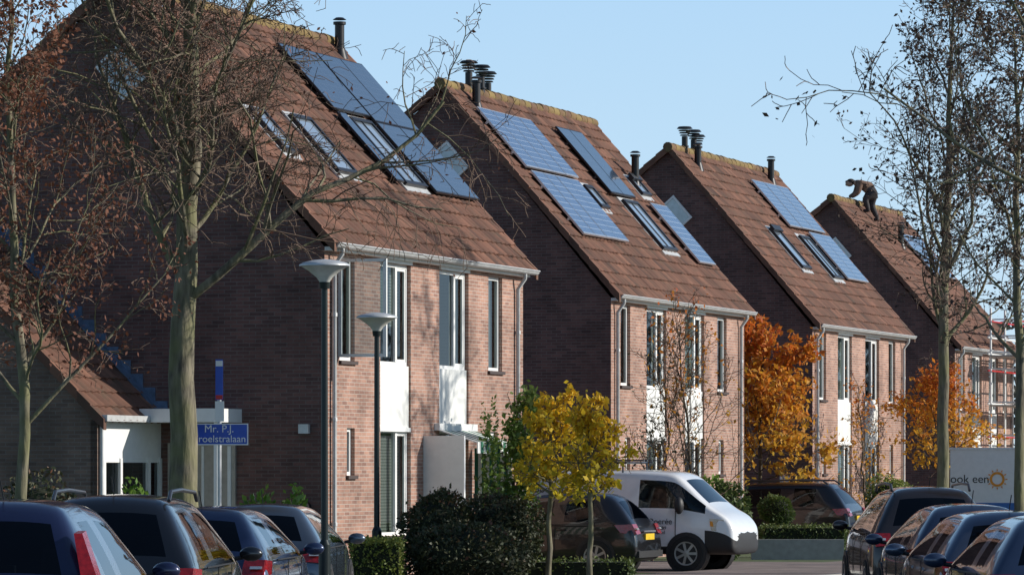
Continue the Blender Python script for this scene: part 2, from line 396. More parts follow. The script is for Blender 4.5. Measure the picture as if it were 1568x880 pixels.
    for (s0,s1,t0,t1,opn) in skylights:
        ws=.007;wt=.014
        slab(sk,s0-.006,s1+.006,t0-.02,t1+.02,.03,.06,2)
        slab(sk,s0,s0+ws,t0,t1,.06,.13,0);slab(sk,s1-ws,s1,t0,t1,.06,.13,0)
        slab(sk,s0+ws,s1-ws,t0,t0+wt,.06,.13,0);slab(sk,s0+ws,s1-ws,t1-wt,t1,.06,.135,0)
        slab(sk,s0+ws,s1-ws,t0+wt,t1-wt,.07,.10,1)
        if s1-s0>.1: slab(sk,s0+(s1-s0)*.48,s0+(s1-s0)*.52,t0+wt,t1-wt,.1,.115,0)
        if opn: slab(sk,s0,s1,t1-.02,t1+.01,.13,.19,0)
    sk.build('skylights',[M['frame_d'],M['skyglass'],M['zinc']],e)
    ch=MB()
    for (s,t,h,kind) in pipes:
        b=P(s,t,0); z=b.z-.2
        if kind=='fat':
            ch.tube([(b.x,b.y,z),(b.x,b.y,z+h)],.09,12); ch.tube([(b.x,b.y,z+.1),(b.x,b.y,z+.32)],[.17,.1],12)
            ch.tube([(b.x,b.y,z+h),(b.x,b.y,z+h+.05)],.12,12); ch.tube([(b.x,b.y,z+h+.09),(b.x,b.y,z+h+.13)],[.13,.07],12)
        elif kind=='cluster':
            for k,(ddx,ddy) in enumerate(((0,0),(.8,.0),(1.5,.1))):
                x=b.x+ddx;y=b.y+ddy
                hh=h*(1,.97,.85)[k]
                ch.tube([(x,y,z),(x,y,z+hh)],.08,12); ch.tube([(x,y,z+hh*.55),(x,y,z+hh*.6)],.11,12)
                for q in range(3): ch.tube([(x,y,z+hh+.02+q*.06),(x,y,z+hh+.045+q*.06)],[.13+.02*q,.11+.02*q],12)
                ch.tube([(x,y,z+hh+.20),(x,y,z+hh+.25)],[.21,.16],12)
    ch.build('chimney_flues',[M['black']],e,True)
    aw=MB()
    for x,sg in ((0,-1),(Lh,1)):
        cyy=yr-.15; cz=8.45+zo; th=math.radians(-49); uu=(math.cos(th),math.sin(th)); vv=(-math.sin(th),math.cos(th))
        def Q(a,b,o): return (x+sg*o,cyy+uu[0]*a*-1+vv[0]*b*-1,cz+ (uu[1]*a+vv[1]*b))
        hw,hh,fw=.38,.27,.05
        for (a0,a1,b0,b1,o0,o1,mi) in ((-hw,hw,-hh,-hh+fw,.003,.05,0),(-hw,hw,hh-fw,hh,.003,.05,0),(-hw,-hw+fw,-hh+fw,hh-fw,.003,.05,0),(hw-fw,hw,-hh+fw,hh-fw,.003,.05,0),(-hw+fw,hw-fw,-hh+fw,hh-fw,.003,.03,1)):
            aw.hexa([Q(a0,b0,o0),Q(a1,b0,o0),Q(a1,b1,o0),Q(a0,b1,o0),Q(a0,b0,o1),Q(a1,b0,o1),Q(a1,b1,o1),Q(a0,b1,o1)],mi)
    aw.build('attic_window',[M['white'],M['curtainglass']],e)
    return e

h1=house('brick_house',(-2.865,65.8),9.8,9.93,
  [(.76,.995,.28,.88,2,2,'d'),(.575,.755,.60,.88,1,1,'d'),(.575,.615,.30,.59,1,1,'d')],
  [(.63,.74,.30,.58,0),(.11,.175,.35,.52,0),(.30,.395,.30,.53,0)],[(.97,.94,.75,'fat')],0)
h2=house('brick_house',(2.247,85.3),10.1,10.13,
  [(.05,.40,.59,.88,4,1,'b'),(.055,.37,.27,.575,4,1,'b'),(.57,.75,.54,.88,2,1,'d'),(.84,.97,.22,.53,1,1,'b')],
  [(.63,.74,.27,.52,0),(.40,.46,.45,.56,0),(.86,.93,.58,.67,1)],[(.1,.9,.75,'fat'),(.15,.99,.62,'cluster'),(.9,.64,.9,'fat')],1)
h3=house('brick_house',(7.747,102.5),9.8,10.15,
  [(.56,.93,.60,.88,3,1,'b'),(.72,.95,.30,.585,2,1,'b')],
  [(.30,.39,.33,.56,1),(.58,.68,.30,.55,0)],[(.12,.9,.7,'fat'),(.12,.99,.6,'cluster'),(.86,.92,.8,'fat')],2)
h4=house('brick_house',(13.35,121),8.2,10.1,[(.58,.9,.5,.8,3,1,'b')],[],[(.5,.72,.8,'fat')],3)

ax=MB()
yf=2.87
an=-2.5
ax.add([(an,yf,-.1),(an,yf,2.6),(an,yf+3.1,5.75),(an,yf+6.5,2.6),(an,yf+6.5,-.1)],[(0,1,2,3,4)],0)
ax.box(an,-2.25,yf,yf+.12,-.1,2.6,0)
ax.box(-2.25,-.003,yf+.02,yf+.1,2.0,2.6,1)
ax.box(-2.25,-2.17,yf+.0,yf+.1,-.1,2.0,1);ax.box(-1.62,-1.54,yf,yf+.1,-.1,2.0,1);ax.box(-.55,-.45,yf,yf+.1,-.1,2,1);ax.box(-.09,-.003,yf,yf+.1,-.1,2,1)
ax.box(-2.17,-1.62,yf+.03,yf+.08,-.1,.95,1);ax.box(-1.54,-.55,yf+.03,yf+.08,-.1,.12,1)
ax.box(-2.17,-.09,yf+.02,yf+.09,1.93,2.0,1)
ax.add([(-2.17,yf+.05,.1),(-.09,yf+.05,.1),(-.09,yf+.05,1.95),(-2.17,yf+.05,1.95)],[(0,1,2,3)],3)
ax.box(-2.4,-.1,yf+.5,yf+.55,0,2.5,7)
ax.box(an-.1,-.003,yf-.22,yf-.1,2.58,2.68,4)
ax.tube([(-2.42,yf-.04,0),(-2.42,yf-.04,2.6)],.04,8,4)
for k in range(14):
    y=yf-.1+k*.22; z=2.66+k*.225
    ax.box(-.03,-.004,y,y+.3,z-.03,z+.28,2)
    ax.hexa([(-.28,y,z+.02),(-.031,y,z+.04),(-.031,y+.22,z+.265),(-.28,y+.22,z+.245),(-.28,y,z+.05),(-.031,y,z+.07),(-.031,y+.22,z+.295),(-.28,y+.22,z+.275)],2)
ax.box(-.95,-.003,1.45,2.85,2.58,2.80,1); ax.box(-.90,-.85,1.5,1.56,-.1,2.58,1)
ax.box(-.05,-.004,1.55,2.75,-.1,2.25,5); ax.box(-.07,-.051,1.62,1.68,.02,2.2,1);ax.box(-.07,-.051,2.1,2.14,.02,2.2,1)
ax.box(-.02,-.004,.83,1.07,.95,1.13,1)
ax.box(-.10,-.004,.25,.42,2.4,2.55,4); ax.tube([(-.15,.35,1.2),(-.004,.35,1.2)],.12,12,6)
ax.tube([(-.12,.75,1.05),(-.03,.75,1.05)],.03,8,6)
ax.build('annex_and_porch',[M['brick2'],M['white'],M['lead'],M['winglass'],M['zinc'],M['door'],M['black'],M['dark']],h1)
text('11','house_number',.16,M['black'],h1,(-.024,.95,1.04),(math.radians(90),0,math.radians(-90)))
t=MB(); rr=random.Random(5)
y0,z0=yf-.18,2.56; y1,z1=yf+3.1,5.85; Ls=math.hypot(y1-y0,z1-z0); ey=(y1-y0)/Ls; ez=(z1-z0)/Ls; rows=14; rv=Ls/rows; cols=10; cw=2.5/cols
for r in range(rows):
    for c in range(cols):
        x0=an-.08+c*cw; vs=[];hp=[0,.022,.03,.018]
        for k in range(5):
            for (v,hh) in ((r*rv,0),(r*rv,.035),((r+1)*rv,0)):
                H=hh+hp[k%4]; vs.append((x0+cw*k/4,y0+ey*v-ez*H,z0+ez*v+ey*H))
        fs=[]
        for k in range(4): a=k*3; fs+=[(a,a+3,a+4,a+1),(a+1,a+4,a+5,a+2)]
        t.add(vs,fs,0,rr.gauss(.5,.2))
for k in range(14):
    a=k/14;b=(k+1)/14; ya=y0+(y1-y0)*a;yb_=y0+(y1-y0)*b;za=z0+(z1-z0)*a;zb_=z0+(z1-z0)*b;x=an-.1
    t.hexa([(x-.05,ya,za-.12),(x+.05,ya,za-.12),(x+.05,yb_,zb_-.14),(x-.05,yb_,zb_-.14),(x-.05,ya,za+.06),(x+.05,ya,za+.06),(x+.05,yb_,zb_+.04),(x-.05,yb_,zb_+.04)],0,rr.random())
t.build('annex_roof_tiles',[M['tile']],h1,rnd=True)
oc=MB()
c0,c1=3.65,5.25
for (ya,yb_,za,zb_) in ((-.84,0,c0,c0+.05),(-.84,0,c1-.05,c1),(-.84,-.78,c0+.05,c1-.05),(-.05,0,c0+.05,c1-.05)): oc.box(.60,.645,ya,yb_,za,zb_,0)
oc.add([(.62,-.78,c0+.05),(.62,-.05,c0+.05),(.62,-.05,c1-.05),(.62,-.78,c1-.05)],[(0,1,2,3)],1)
oc.build('open_casement',[M['white'],M['winglass']],h1)
aw=MB()
for k in range(12):
    x0=5.2+k*1.75/12;x1=5.2+(k+1)*1.75/12
    aw.hexa([(x0,-.02,2.5),(x1,-.02,2.5),(x1,-.75,2.28),(x0,-.75,2.28),(x0,-.02,2.52),(x1,-.02,2.52),(x1,-.75,2.30),(x0,-.75,2.30)],k%2)
    aw.hexa([(x0,-.75,2.1),(x1,-.75,2.1),(x1,-.77,2.1),(x0,-.77,2.1),(x0,-.75,2.3),(x1,-.75,2.3),(x1,-.77,2.3),(x0,-.77,2.3)],k%2)
aw.box(5.1,7.05,-.1,-.003,2.5,2.62,0)
aw.box(4.55,4.62,-.75,-.003,.9,2.4,0)
for k in range(10):
    aw.box(7.02,7.06,-.75+k*.07,-.75+(k+1)*.07,1.1,2.2,k%2)
aw.build('striped_awning',[M['white'],M['greenstripe']],h1)
for hh in (h2,h3):
    nb=MB(); nb.box(-.02,-.004,.6,.85,1.5,1.66,0); nb.box(-.12,-.004,.3,.42,2.4,2.55,1); nb.build('number_plate_and_lamp',[M['white'],M['zinc']],hh)
text('13','house_number',.14,M['black'],h3,(-.024,.72,1.58),(math.radians(90),0,math.radians(-90)))

# ---------------------------------------------------------------- ground / road
def sheet(name,pts,z,mat):
    me=bpy.data.meshes.new(name); me.from_pydata([(x,y,z) for x,y in pts],[],[tuple(range(len(pts)))]); me.materials.append(mat)
    o=bpy.data.objects.new(name,me); coll.objects.link(o); return o
sheet('ground',[(-1500,-1500),(1500,-1500),(1500,2500),(-1500,2500)],0,M['grass'])
ctrl=[(.7,-60),(.7,-20),(.8,10),(.9,30),(1.4,47),(5.2,61),(11.8,77),(17.6,93),(28.4,124),(46,176),(66,235)]
def cr(P,n=8):
    out=[]
    for i in range(len(P)-1):
        p0=P[max(i-1,0)];p1=P[i];p2=P[i+1];p3=P[min(i+2,len(P)-1)]
        for k in range(n):
            t=k/n; out.append(tuple(.5*((2*p1[j])+(-p0[j]+p2[j])*t+(2*p0[j]-5*p1[j]+4*p2[j]-p3[j])*t*t+(-p0[j]+3*p1[j]-3*p2[j]+p3[j])*t**3) for j in (0,1)))
    out.append(P[-1]); return out
cl=cr(ctrl)
def off(d):
    o=[]
    for i,p in enumerate(cl):
        a=cl[max(i-1,0)];b=cl[min(i+1,len(cl)-1)]; tx,ty=b[0]-a[0],b[1]-a[1]; l=math.hypot(tx,ty)
        dd=d(p) if callable(d) else d
        o.append((p[0]-ty/l*dd,p[1]+tx/l*dd))
    return o
def lw(p): return 5.4 if p[1]<50 else max(3.0,5.4-(p[1]-50)*.25)
def rw(p): return -5.4 if p[1]<52 else -max(2.6,5.4-(p[1]-52)*.36)
def strip(name,d0,d1,z0,z1,mat):
    a=off(d0);b=off(d1);m=MB()
    for i in range(len(a)-1):
        m.add([(*a[i],z1),(*a[i+1],z1),(*b[i+1],z1),(*b[i],z1)],[(0,1,2,3)])
        if z0<z1: 
            m.add([(*a[i],z0),(*a[i+1],z0),(*a[i+1],z1),(*a[i],z1)],[(0,1,2,3)])
            m.add([(*b[i],z0),(*b[i+1],z0),(*b[i+1],z1),(*b[i],z1)],[(0,1,2,3)])
    return m.build(name,[mat])
strip('road',rw,lw,.004,.004,M['asphalt'])
strip('kerb',lw,lambda p:lw(p)+.12,0,.12,M['kerb'])
strip('kerb',rw,lambda p:rw(p)-.12,0,.12,M['kerb'])
strip('pavement',lambda p:lw(p)+.12,lambda p:lw(p)+(1.9 if p[1]<62 else 3.4),.0,.1,M['paver'])
strip('pavement',lambda p:rw(p)-.12,lambda p:rw(p)-2.2,.0,.1,M['paver'])
strip('front_gardens',lambda p:lw(p)+(1.9 if p[1]<62 else 3.4),45,.02,.02,M['grass'])
ml=MB()
for k in range(12):
    y=6+k*6.6
    if y<50: ml.box(-4.6,-2.45,y,y+.1,.008,.011)
for k in range(30):
    i=k*2+6
    if i<len(cl)-1:
        p=cl[i]; ml.box(p[0]+3.0,p[0]+5.0,p[1],p[1]+.1,.008,.011) if p[1]<50 else None
ml.build('parking_bay_markings',[M['linewhite']])
def drive(name,E,u0,u1,y0,y1):
    pts=[]
    for u,y in ((u0,y0),(u1,y0),(u1,y1),(u0,y1)): pts.append((E[0]+DX*u-NX*y,E[1]+DY*u-NY*y))
    sheet(name,pts,.03,M['paver'])
drive('driveway',(-2.865,65.8),10.2,19.5,-5,8)
drive('driveway',(2.247,85.3),10.5,17.5,-5,8)
drive('driveway',(7.747,102.5),10.2,18,-5,8)

# ---------------------------------------------------------------- foliage
def leafmesh(name,pts,size,mat,parent,rnd,seed=0,aspect=.55,up=0):
    g=np.random.default_rng(seed); n=len(pts); pts=np.asarray(pts,float)
    a=g.normal(size=(n,3)); a/=np.linalg.norm(a,axis=1)[:,None]
    b=g.normal(size=(n,3)); b-=a*(a*b).sum(1)[:,None]; b/=np.linalg.norm(b,axis=1)[:,None]
    s=(size*g.uniform(.6,1.3,n))[:,None]
    v=np.stack([pts+a*s,pts+b*s*aspect,pts-a*s,pts-b*s*aspect],1).reshape(-1,3)
    f=np.arange(n*4).reshape(-1,4)
    me=bpy.data.meshes.new(name); me.from_pydata(v.tolist(),[],f.tolist()); me.materials.append(mat)
    at=me.attributes.new('rnd','FLOAT','FACE'); at.data.foreach_set('value',np.clip(rnd,0,1).astype(np.float32))
    ob=bpy.data.objects.new(name,me); coll.objects.link(ob); ob.parent=parent; return ob
LF={}
LF['orange']=attrmat('autumn_leaves_orange',[(.62,.40,.05),(.66,.34,.035),(.64,.21,.03),(.50,.09,.03)],.7,.45)
LF['yellow']=attrmat('autumn_leaves_yellow',[(.34,.33,.03),(.66,.50,.03),(.80,.54,.035),(.72,.38,.03)],.7,.45)
LF['brown']=attrmat('dry_leaves_brown',[(.12,.045,.03),(.20,.075,.04),(.28,.12,.06)],.8,.25)
LF['darkleaf']=attrmat('dry_leaves_dark',[(.04,.025,.02),(.08,.05,.035),(.13,.08,.05)],.8,.15)
LF['green']=attrmat('hedge_leaves',[(.03,.06,.015),(.06,.10,.025),(.11,.15,.035),(.18,.19,.05)],.6,.25)
LF['vine']=attrmat('climber_leaves',[(.05,.10,.02),(.10,.18,.035),(.18,.26,.05),(.28,.30,.09)],.5,.35)
LF['dgreen']=attrmat('dark_shrub_leaves',[(.018,.025,.01),(.035,.05,.018),(.07,.075,.03),(.15,.06,.035)],.6,.15)
LF['bright']=attrmat('laurel_leaves',[(.06,.14,.02),(.13,.24,.03),(.22,.32,.06)],.35,.3)
LF['hedge']=attrmat('privet_leaves',[(.10,.14,.02),(.19,.24,.045),(.30,.30,.07)],.6,.3)
LF['far']=attrmat('distant_leaves',[(.09,.09,.07),(.13,.12,.09),(.17,.14,.10)],.9,.1)

def tree(name,base,seed,trunk_r,trunk_h,total_h,lean=(0,0),prim=14,sec=8,ter=6,quat=4,spread=2.6,up=.5,leaf=None,nleaf=0,lsize=.05,bark='bark',droop=0,wob=.04,lsig=.08,leafh=None,ang=(30,60),minr=.0055,prs=(.35,.55),clump=0):
    rr=random.Random(seed); e=empty(name,base); mb=MB(); tips=[]
    def path(p,d,length,r0,r1,n,w,trop):
        pts=[p.copy()];rad=[r0];d=d.copy()
        for i in range(n):
            d+=Vector((rr.gauss(0,w),rr.gauss(0,w),rr.gauss(0,w)+trop)); d.normalize()
            p=p+d*(length/n); pts.append(p.copy()); rad.append(r0+(r1-r0)*((i+1)/n))
        return pts,rad,d
    n=16; pts=[];rad=[]; wx=wy=0
    for i in range(n+1):
        z=total_h*i/n; wx+=rr.gauss(0,wob); wy+=rr.gauss(0,wob)
        k=z/total_h
        r=trunk_r*(1+.35*math.exp(-z/.35))*(1-.25*min(1,z/trunk_h)) if z<=trunk_h else trunk_r*.70*(1-(z-trunk_h)/(total_h-trunk_h))**.8+.008
        pts.append(Vector((lean[0]*k+wx,lean[1]*k+wy,z-.05 if i==0 else z))); rad.append(r)
    mb.tube(pts,rad,12,0)
    def at(t):
        f=t*n; i=min(int(f),n-1); return pts[i].lerp(pts[i+1],f-i), rad[i]
    def dirfrom(d,ang_,az):
        ref=Vector((0,0,1)) if abs(d.z)<.9 else Vector((1,0,0))
        u=d.cross(ref).normalized(); w=d.cross(u)
        return (d*math.cos(ang_)+(u*math.cos(az)+w*math.sin(az))*math.sin(ang_)).normalized()
    counts=[prim,sec,ter,quat]
    def grow(p,d,length,r,depth):
        nn=8 if depth==1 else (5 if depth==2 else 4)
        trop={1:up*.12,2:up*.08-droop*.04,3:up*.05-droop*.1,4:-droop*.14}[depth]
        pp,rd,_=path(p,d,length,r,max(r*.3,minr*.8),nn,.10+.035*depth,trop)
        mb.tube(pp,rd,{1:7,2:5,3:3,4:3}[depth],0 if depth<3 else 1,False)
        if depth>=3: tips.extend(pp[1:])
        if depth>=4 or (depth==3 and quat==0): return
        c=counts[depth]
        for k in range(c):
            t=.15+.85*(k+rr.random())/c; f=t*nn; i=min(int(f),nn-1)
            q=pp[i].lerp(pp[i+1],f-i); dd=(pp[i+1]-pp[i]).normalized()
            grow(q,dirfrom(dd,math.radians(rr.uniform(30,70)),rr.uniform(0,6.283)),length*rr.uniform(.35,.62)*(1-.35*t),max(rd[i]*rr.uniform(.4,.6),minr),depth+1)
    for k in range(prim):
        h=trunk_h+(total_h*.96-trunk_h)*((k+rr.random()*.6)/prim)
        p,r=at(h/total_h); az=k*2.4+rr.uniform(-.4,.4); fr=(h-trunk_h)/(total_h-trunk_h)
        a=math.radians(rr.uniform(*ang))
        d=Vector((math.cos(az)*math.sin(a),math.sin(az)*math.sin(a),math.cos(a)))
        grow(p,d,spread*rr.uniform(.7,1.25)*(1-.55*fr),max(r*rr.uniform(*prs),.012),1)
    mb.build('trunk_and_branches',[M[bark],M['twig']],e,True,angle=60)
    if leaf:
        g=np.random.default_rng(seed); T=np.array([tuple(t) for t in tips])
        if leafh: T=T[(T[:,2]>leafh[0])&(T[:,2]<leafh[1])]
        if clump:
            T=T[g.integers(0,len(T),clump)]
        idx=g.integers(0,len(T),nleaf); P_=T[idx]+g.normal(size=(nleaf,3))*lsig
        if leafh: P_=P_[P_[:,2]>leafh[0]]
        zf=(P_[:,2]-P_[:,2].min())/(np.ptp(P_[:,2])+1e-6)
        m_=len(P_)
        leafmesh('leaves',P_,lsize,LF[leaf],e,zf*.6+g.random(m_)*.4+g.normal(size=m_)*.06-.03,seed)
    return e
def wpt(X,z,h=.0): x,y=W(X,z); return (x,y,h)
tree('big_bare_tree',wpt(286,57.5),11,.225,4.2,12.8,prim=28,sec=14,ter=9,quat=4,spread=3.9,up=.85,droop=1.0,leaf='brown',nleaf=2000,lsize=.035,wob=.035,ang=(22,60),prs=(.24,.44),minr=.0056)
tree('young_street_tree',wpt(42,54),5,.095,2.4,9.5,lean=(-.35,0),prim=26,sec=8,ter=5,quat=3,spread=2.4,up=.7,leaf='brown',nleaf=10000,lsize=.038,wob=.05,ang=(25,65),prs=(.3,.5))
tree('street_tree',wpt(1443,78),21,.13,4.2,11.5,prim=24,sec=8,ter=6,quat=3,spread=3.1,up=.9,leaf='darkleaf',nleaf=5500,lsize=.045,wob=.03,ang=(25,55),droop=.2,prs=(.3,.5))
tree('street_tree',wpt(1556,60),23,.085,3.2,8.6,prim=20,sec=8,ter=5,quat=3,spread=2.3,up=.7,leaf='darkleaf',nleaf=4500,lsize=.04,wob=.03)
tree('added_shadow_tree',(7.5,44,0),31,.17,3.4,10.0,prim=24,sec=9,ter=6,quat=3,spread=3.5,up=.35,leaf='darkleaf',nleaf=6000,lsize=.035,wob=.05,ang=(45,75),droop=.3,prs=(.28,.5))
tree('added_shadow_tree',(12.4,71.8,0),33,.17,3.5,12.5,prim=24,sec=9,ter=5,quat=0,spread=3.0,up=.5,wob=.05,ang=(30,60),minr=.012)  # unseen tree, added to cast branch shadows on the front walls
tree('orange_maple_tree',wpt(1165,98),41,.06,1.6,5.1,prim=26,sec=9,ter=5,quat=0,spread=1.75,up=.4,leaf='orange',nleaf=7500,lsize=.078,wob=.015,lsig=.09,ang=(35,78),bark='barkd',clump=1000)
tree('orange_maple_tree',wpt(1440,108),43,.06,1.6,4.6,prim=20,sec=8,ter=4,quat=0,spread=1.7,up=.5,leaf='orange',nleaf=2900,lsize=.07,wob=.02,lsig=.10,bark='barkd',leafh=(0,4.6),clump=500)
tree('young_yellow_tree',wpt(838,61),51,.045,1.45,2.95,prim=22,sec=7,ter=3,quat=0,spread=.62,up=.4,leaf='yellow',nleaf=1900,lsize=.055,wob=.012,lsig=.055,ang=(40,80),clump=330)
tree('young_yellow_tree',wpt(905,60),53,.045,1.45,2.85,prim=22,sec=7,ter=3,quat=0,spread=.64,up=.4,leaf='yellow',nleaf=1800,lsize=.055,wob=.012,lsig=.055,ang=(40,80),clump=310)
tree('bare_garden_shrub',wpt(1062,84),61,.04,.8,4.9,prim=20,sec=7,ter=5,quat=0,spread=2.1,up=1,leaf='orange',nleaf=600,lsize=.05,bark='barkd',ang=(15,50))
tree('bare_garden_shrub',wpt(1000,84.5),63,.03,.4,3.9,prim=14,sec=7,ter=5,quat=0,spread=1.8,up=1,leaf='dgreen' ,nleaf=400,lsize=.04,bark='barkd',ang=(15,50))
tree('bare_garden_shrub',wpt(1330,103),65,.03,.5,3.9,prim=12,sec=7,ter=4,quat=0,spread=1.5,up=1,leaf='orange',nleaf=500,lsize=.05,bark='barkd',ang=(15,50))
tree('climbing_shrub',wpt(782,71.5),67,.03,.4,3.2,prim=20,sec=7,ter=4,quat=0,spread=.75,up=1,leaf='vine',nleaf=2300,lsize=.06,lsig=.07,bark='barkd',ang=(15,60),clump=380)

def blob(name,c,r,n,size,leaf,seed,boxy=False,core=True,lump=.18):
    g=np.random.default_rng(seed); e=empty(name,(c[0],c[1],0))
    if boxy:
        P_=g.uniform(-1,1,(n,3)); ax_=g.integers(0,3,n); sg=np.where(g.random(n)<.5,-1,1)
        sg=np.where(ax_==2,1,sg)
        P_[np.arange(n),ax_]=sg*(1-np.abs(g.normal(size=n))*.05)
        P_=P_*np.array(r)+g.normal(size=(n,3))*.035
    else:
        d=g.normal(size=(n,3)); d/=np.linalg.norm(d,axis=1)[:,None]
        cs=g.normal(size=(14,3)); cs/=np.linalg.norm(cs,axis=1)[:,None]
        k=(np.maximum(0,d@cs.T)**8).max(1)
        rad=(1-lump+lump*1.6*k)*(1-np.abs(g.normal(size=n))*.10)
        sp_=g.random(n)<.05; rad=np.where(sp_,rad*g.uniform(1.02,1.18,n),rad)
        P_=d*rad[:,None]*np.array(r)
    P_[:,2]+=c[2]; keep=P_[:,2]>.05; P_=P_[keep]
    zf=(P_[:,2]-c[2])/r[2]
    leafmesh('leaves',P_,size,LF[leaf],e,.4+.2*zf+g.normal(size=len(P_))*.2,seed)
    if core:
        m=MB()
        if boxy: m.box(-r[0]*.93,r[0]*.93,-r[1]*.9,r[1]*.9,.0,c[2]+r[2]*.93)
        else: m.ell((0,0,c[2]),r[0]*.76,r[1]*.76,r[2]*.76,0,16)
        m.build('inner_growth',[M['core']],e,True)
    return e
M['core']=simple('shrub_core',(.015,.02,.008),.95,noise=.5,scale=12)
def bl(name,X,z,yt,wpx,dep,n,size,leaf,seed,ball=False,**k):
    p=F/z; top=CAMH+(HY-yt)/p; x,y=W(X,z); rz=(top-.02)/2 if not ball else wpx/p/2*.9
    return blob(name,(x,y,top-rz),(wpx/p/2,dep,rz),n,size,leaf,seed,**k)
bl('dark_garden_shrub',672,61,742,125,.8,6500,.035,'dgreen',1)
bl('dark_garden_shrub',765,61.5,750,150,.8,7000,.035,'dgreen',2)
bl('dark_garden_shrub',720,60,795,190,.7,5500,.035,'dgreen',12)
bl('privet_hedge',577,59.5,828,74,.35,4500,.028,'hedge',3,boxy=True)
bl('privet_hedge',820,62,858,300,.3,2500,.03,'green',13,boxy=True)
bl('climbing_shrub',750,71,625,36,.3,1000,.05,'vine',14,lump=.5,core=False)
bl('laurel_bush',395,60,740,80,.3,480,.06,'bright',5,core=False)
bl('laurel_bush',450,60,743,60,.3,380,.06,'bright',15,core=False)
bl('laurel_bush',205,61,736,85,.3,500,.06,'bright',6,core=False)
bl('garden_shrub',60,58,722,150,.6,2500,.04,'dgreen',16)
bl('clipped_round_bush',1189,93,755,56,.45,2500,.035,'green',7,ball=True)
bl('clipped_round_bush',1365,100,724,92,.6,3200,.04,'hedge',8)
bl('garden_shrub',1110,84,738,90,.5,2500,.06,'green',9)
bl('green_garden_shrub',1085,86,730,80,.5,1500,.06,'bright',19)
bl('low_hedge',1230,88,806,130,.4,4500,.03,'green',10,boxy=True)
wlm=MB(); x0,y0=W(1150,86); x1,y1=W(1292,86); wlm.box(x0,x1,y0-.1,y0+.1,.0,.45); wlm.build('low_garden_wall',[M['kerb']])
g=np.random.default_rng(3); pts=[]
for k in range(46):
    cx=-60+k*3.6+g.normal()*1.2; cy=190+g.normal()*8; hh=g.uniform(8,12.5)
    d=g.normal(size=(260,3)); d/=np.linalg.norm(d,axis=1)[:,None]; rad=g.random(260)**.4
    pts.append(np.stack([cx+d[:,0]*rad*3.2,cy+d[:,1]*rad*3,hh*.58+d[:,2]*rad*hh*.42],1))
pts=np.concatenate(pts); dt=empty('distant_trees',(0,0,0)); leafmesh('crowns',pts,.42,LF['far'],dt,g.random(len(pts)),2)
m=MB()
for k in range(46):
    cx=-60+k*3.6; m.tube([(cx,190,0),(cx,190,5.5)],[.2,.08],6)
m.build('trunks',[M['barkd']],dt)

# ---------------------------------------------------------------- street furniture
M['lamp']=simple('lamp_diffuser',(.72,.72,.66),.3); M['lampcap']=simple('lamp_cap',(.55,.57,.58),.4,.3)
def lamp(X,z,h):
    x,y=W(X,z); e=empty('street_lamp',(x,y,.0))
    m=MB(); m.tube([(0,0,0),(0,0,1.0)],.075,14); m.tube([(0,0,1.0),(0,0,1.06)],[.075,.045],14); m.tube([(0,0,1.06),(0,0,h-.33)],[.045,.038],14)
    m.tube([(0,0,h-.36),(0,0,h-.28)],[.06,.07],14); m.build('post',[M['pole']],e,True)
    m=MB(); m.lathe([(.06,h-.28),(.10,h-.22),(.20,h-.14),(.285,h-.09)],28); m.build('diffuser',[M['lamp']],e,True)
    m=MB(); m.lathe([(.285,h-.09),(.31,h-.085),(.31,h-.07),(.27,h-.045),(.15,h-.015),(.001,h)],28); m.build('cap',[M['lampcap']],e,True,angle=60)
lamp(497,49.5,4.47); lamp(577,61,4.27)
x,y=W(336,59); e=empty('street_name_sign',(x,y,.0))
m=MB(); m.tube([(0,0,0),(0,0,3.45)],.03,12,0)
hz=lambda yy:CAMH+(HY-yy)/(F/59)
m.box(-.42,.42,-.06,-.035,hz(681),hz(648),1)
for (a,b,c,d) in ((-.42,.42,hz(681),hz(681)+.015),(-.42,.42,hz(648)-.015,hz(648)),(-.42,-.405,hz(681)+.015,hz(648)-.015),(.405,.42,hz(681)+.015,hz(648)-.015)): m.box(a,b,-.064,-.0605,c,d,2)
m.box(-.055,.055,-.05,-.035,hz(612),hz(550),1); m.box(-.05,.05,-.054,-.0505,hz(612)+.01,hz(612)+.07,3); m.box(-.05,.05,-.054,-.0505,hz(550)-.1,hz(550)-.02,2)
m.box(-.06,.07,-.05,-.035,hz(645),hz(614),2)
m.build('post_and_plates',[M['zinc'],M['blue'],M['white'],M['red']],e)
text('Mr. P.J.','sign_text_top',.15,M['white'],e,(0,-.066,(hz(648)+hz(681))/2+.075),(math.radians(90),0,0))
text('Troelstralaan','sign_text_bottom',.145,M['white'],e,(0,-.066,(hz(648)+hz(681))/2-.07),(math.radians(90),0,0))

# scaffold against the last house
e=empty('scaffolding',(13.18,121.06,.02),HROT)
m=MB()
xs_=[2.4,4.4,6.4,8.4]
for xx in xs_:
    for yy in (-1.35,-.55): m.tube([(xx,yy,0),(xx,yy,6.8)],.035,6,0)
for z in (1.0,1.9,2.9,3.9,4.9,5.4,5.9,6.4):
    for yy in (-1.39,-.51): m.tube([(2.2,yy,z),(8.6,yy,z)],.028,6,1 if z in (2.9,4.9,6.4) else 0)
    for xx in xs_: m.tube([(xx+.05,-1.45,z+.05),(xx+.05,-.45,z+.05)],.026,6,0)
for z in (1.9,3.9,5.4): m.box(2.2,8.6,-1.33,-.57,z-.08,z-.035,2)
for i in range(3): m.tube([(xs_[i],-1.43,.1+i*1.8),(xs_[i+1],-1.43,1.9+i*1.8)],.025,6,0)
m.build('tubes_and_decks',[M['white'],M['red'],M['door']],e)
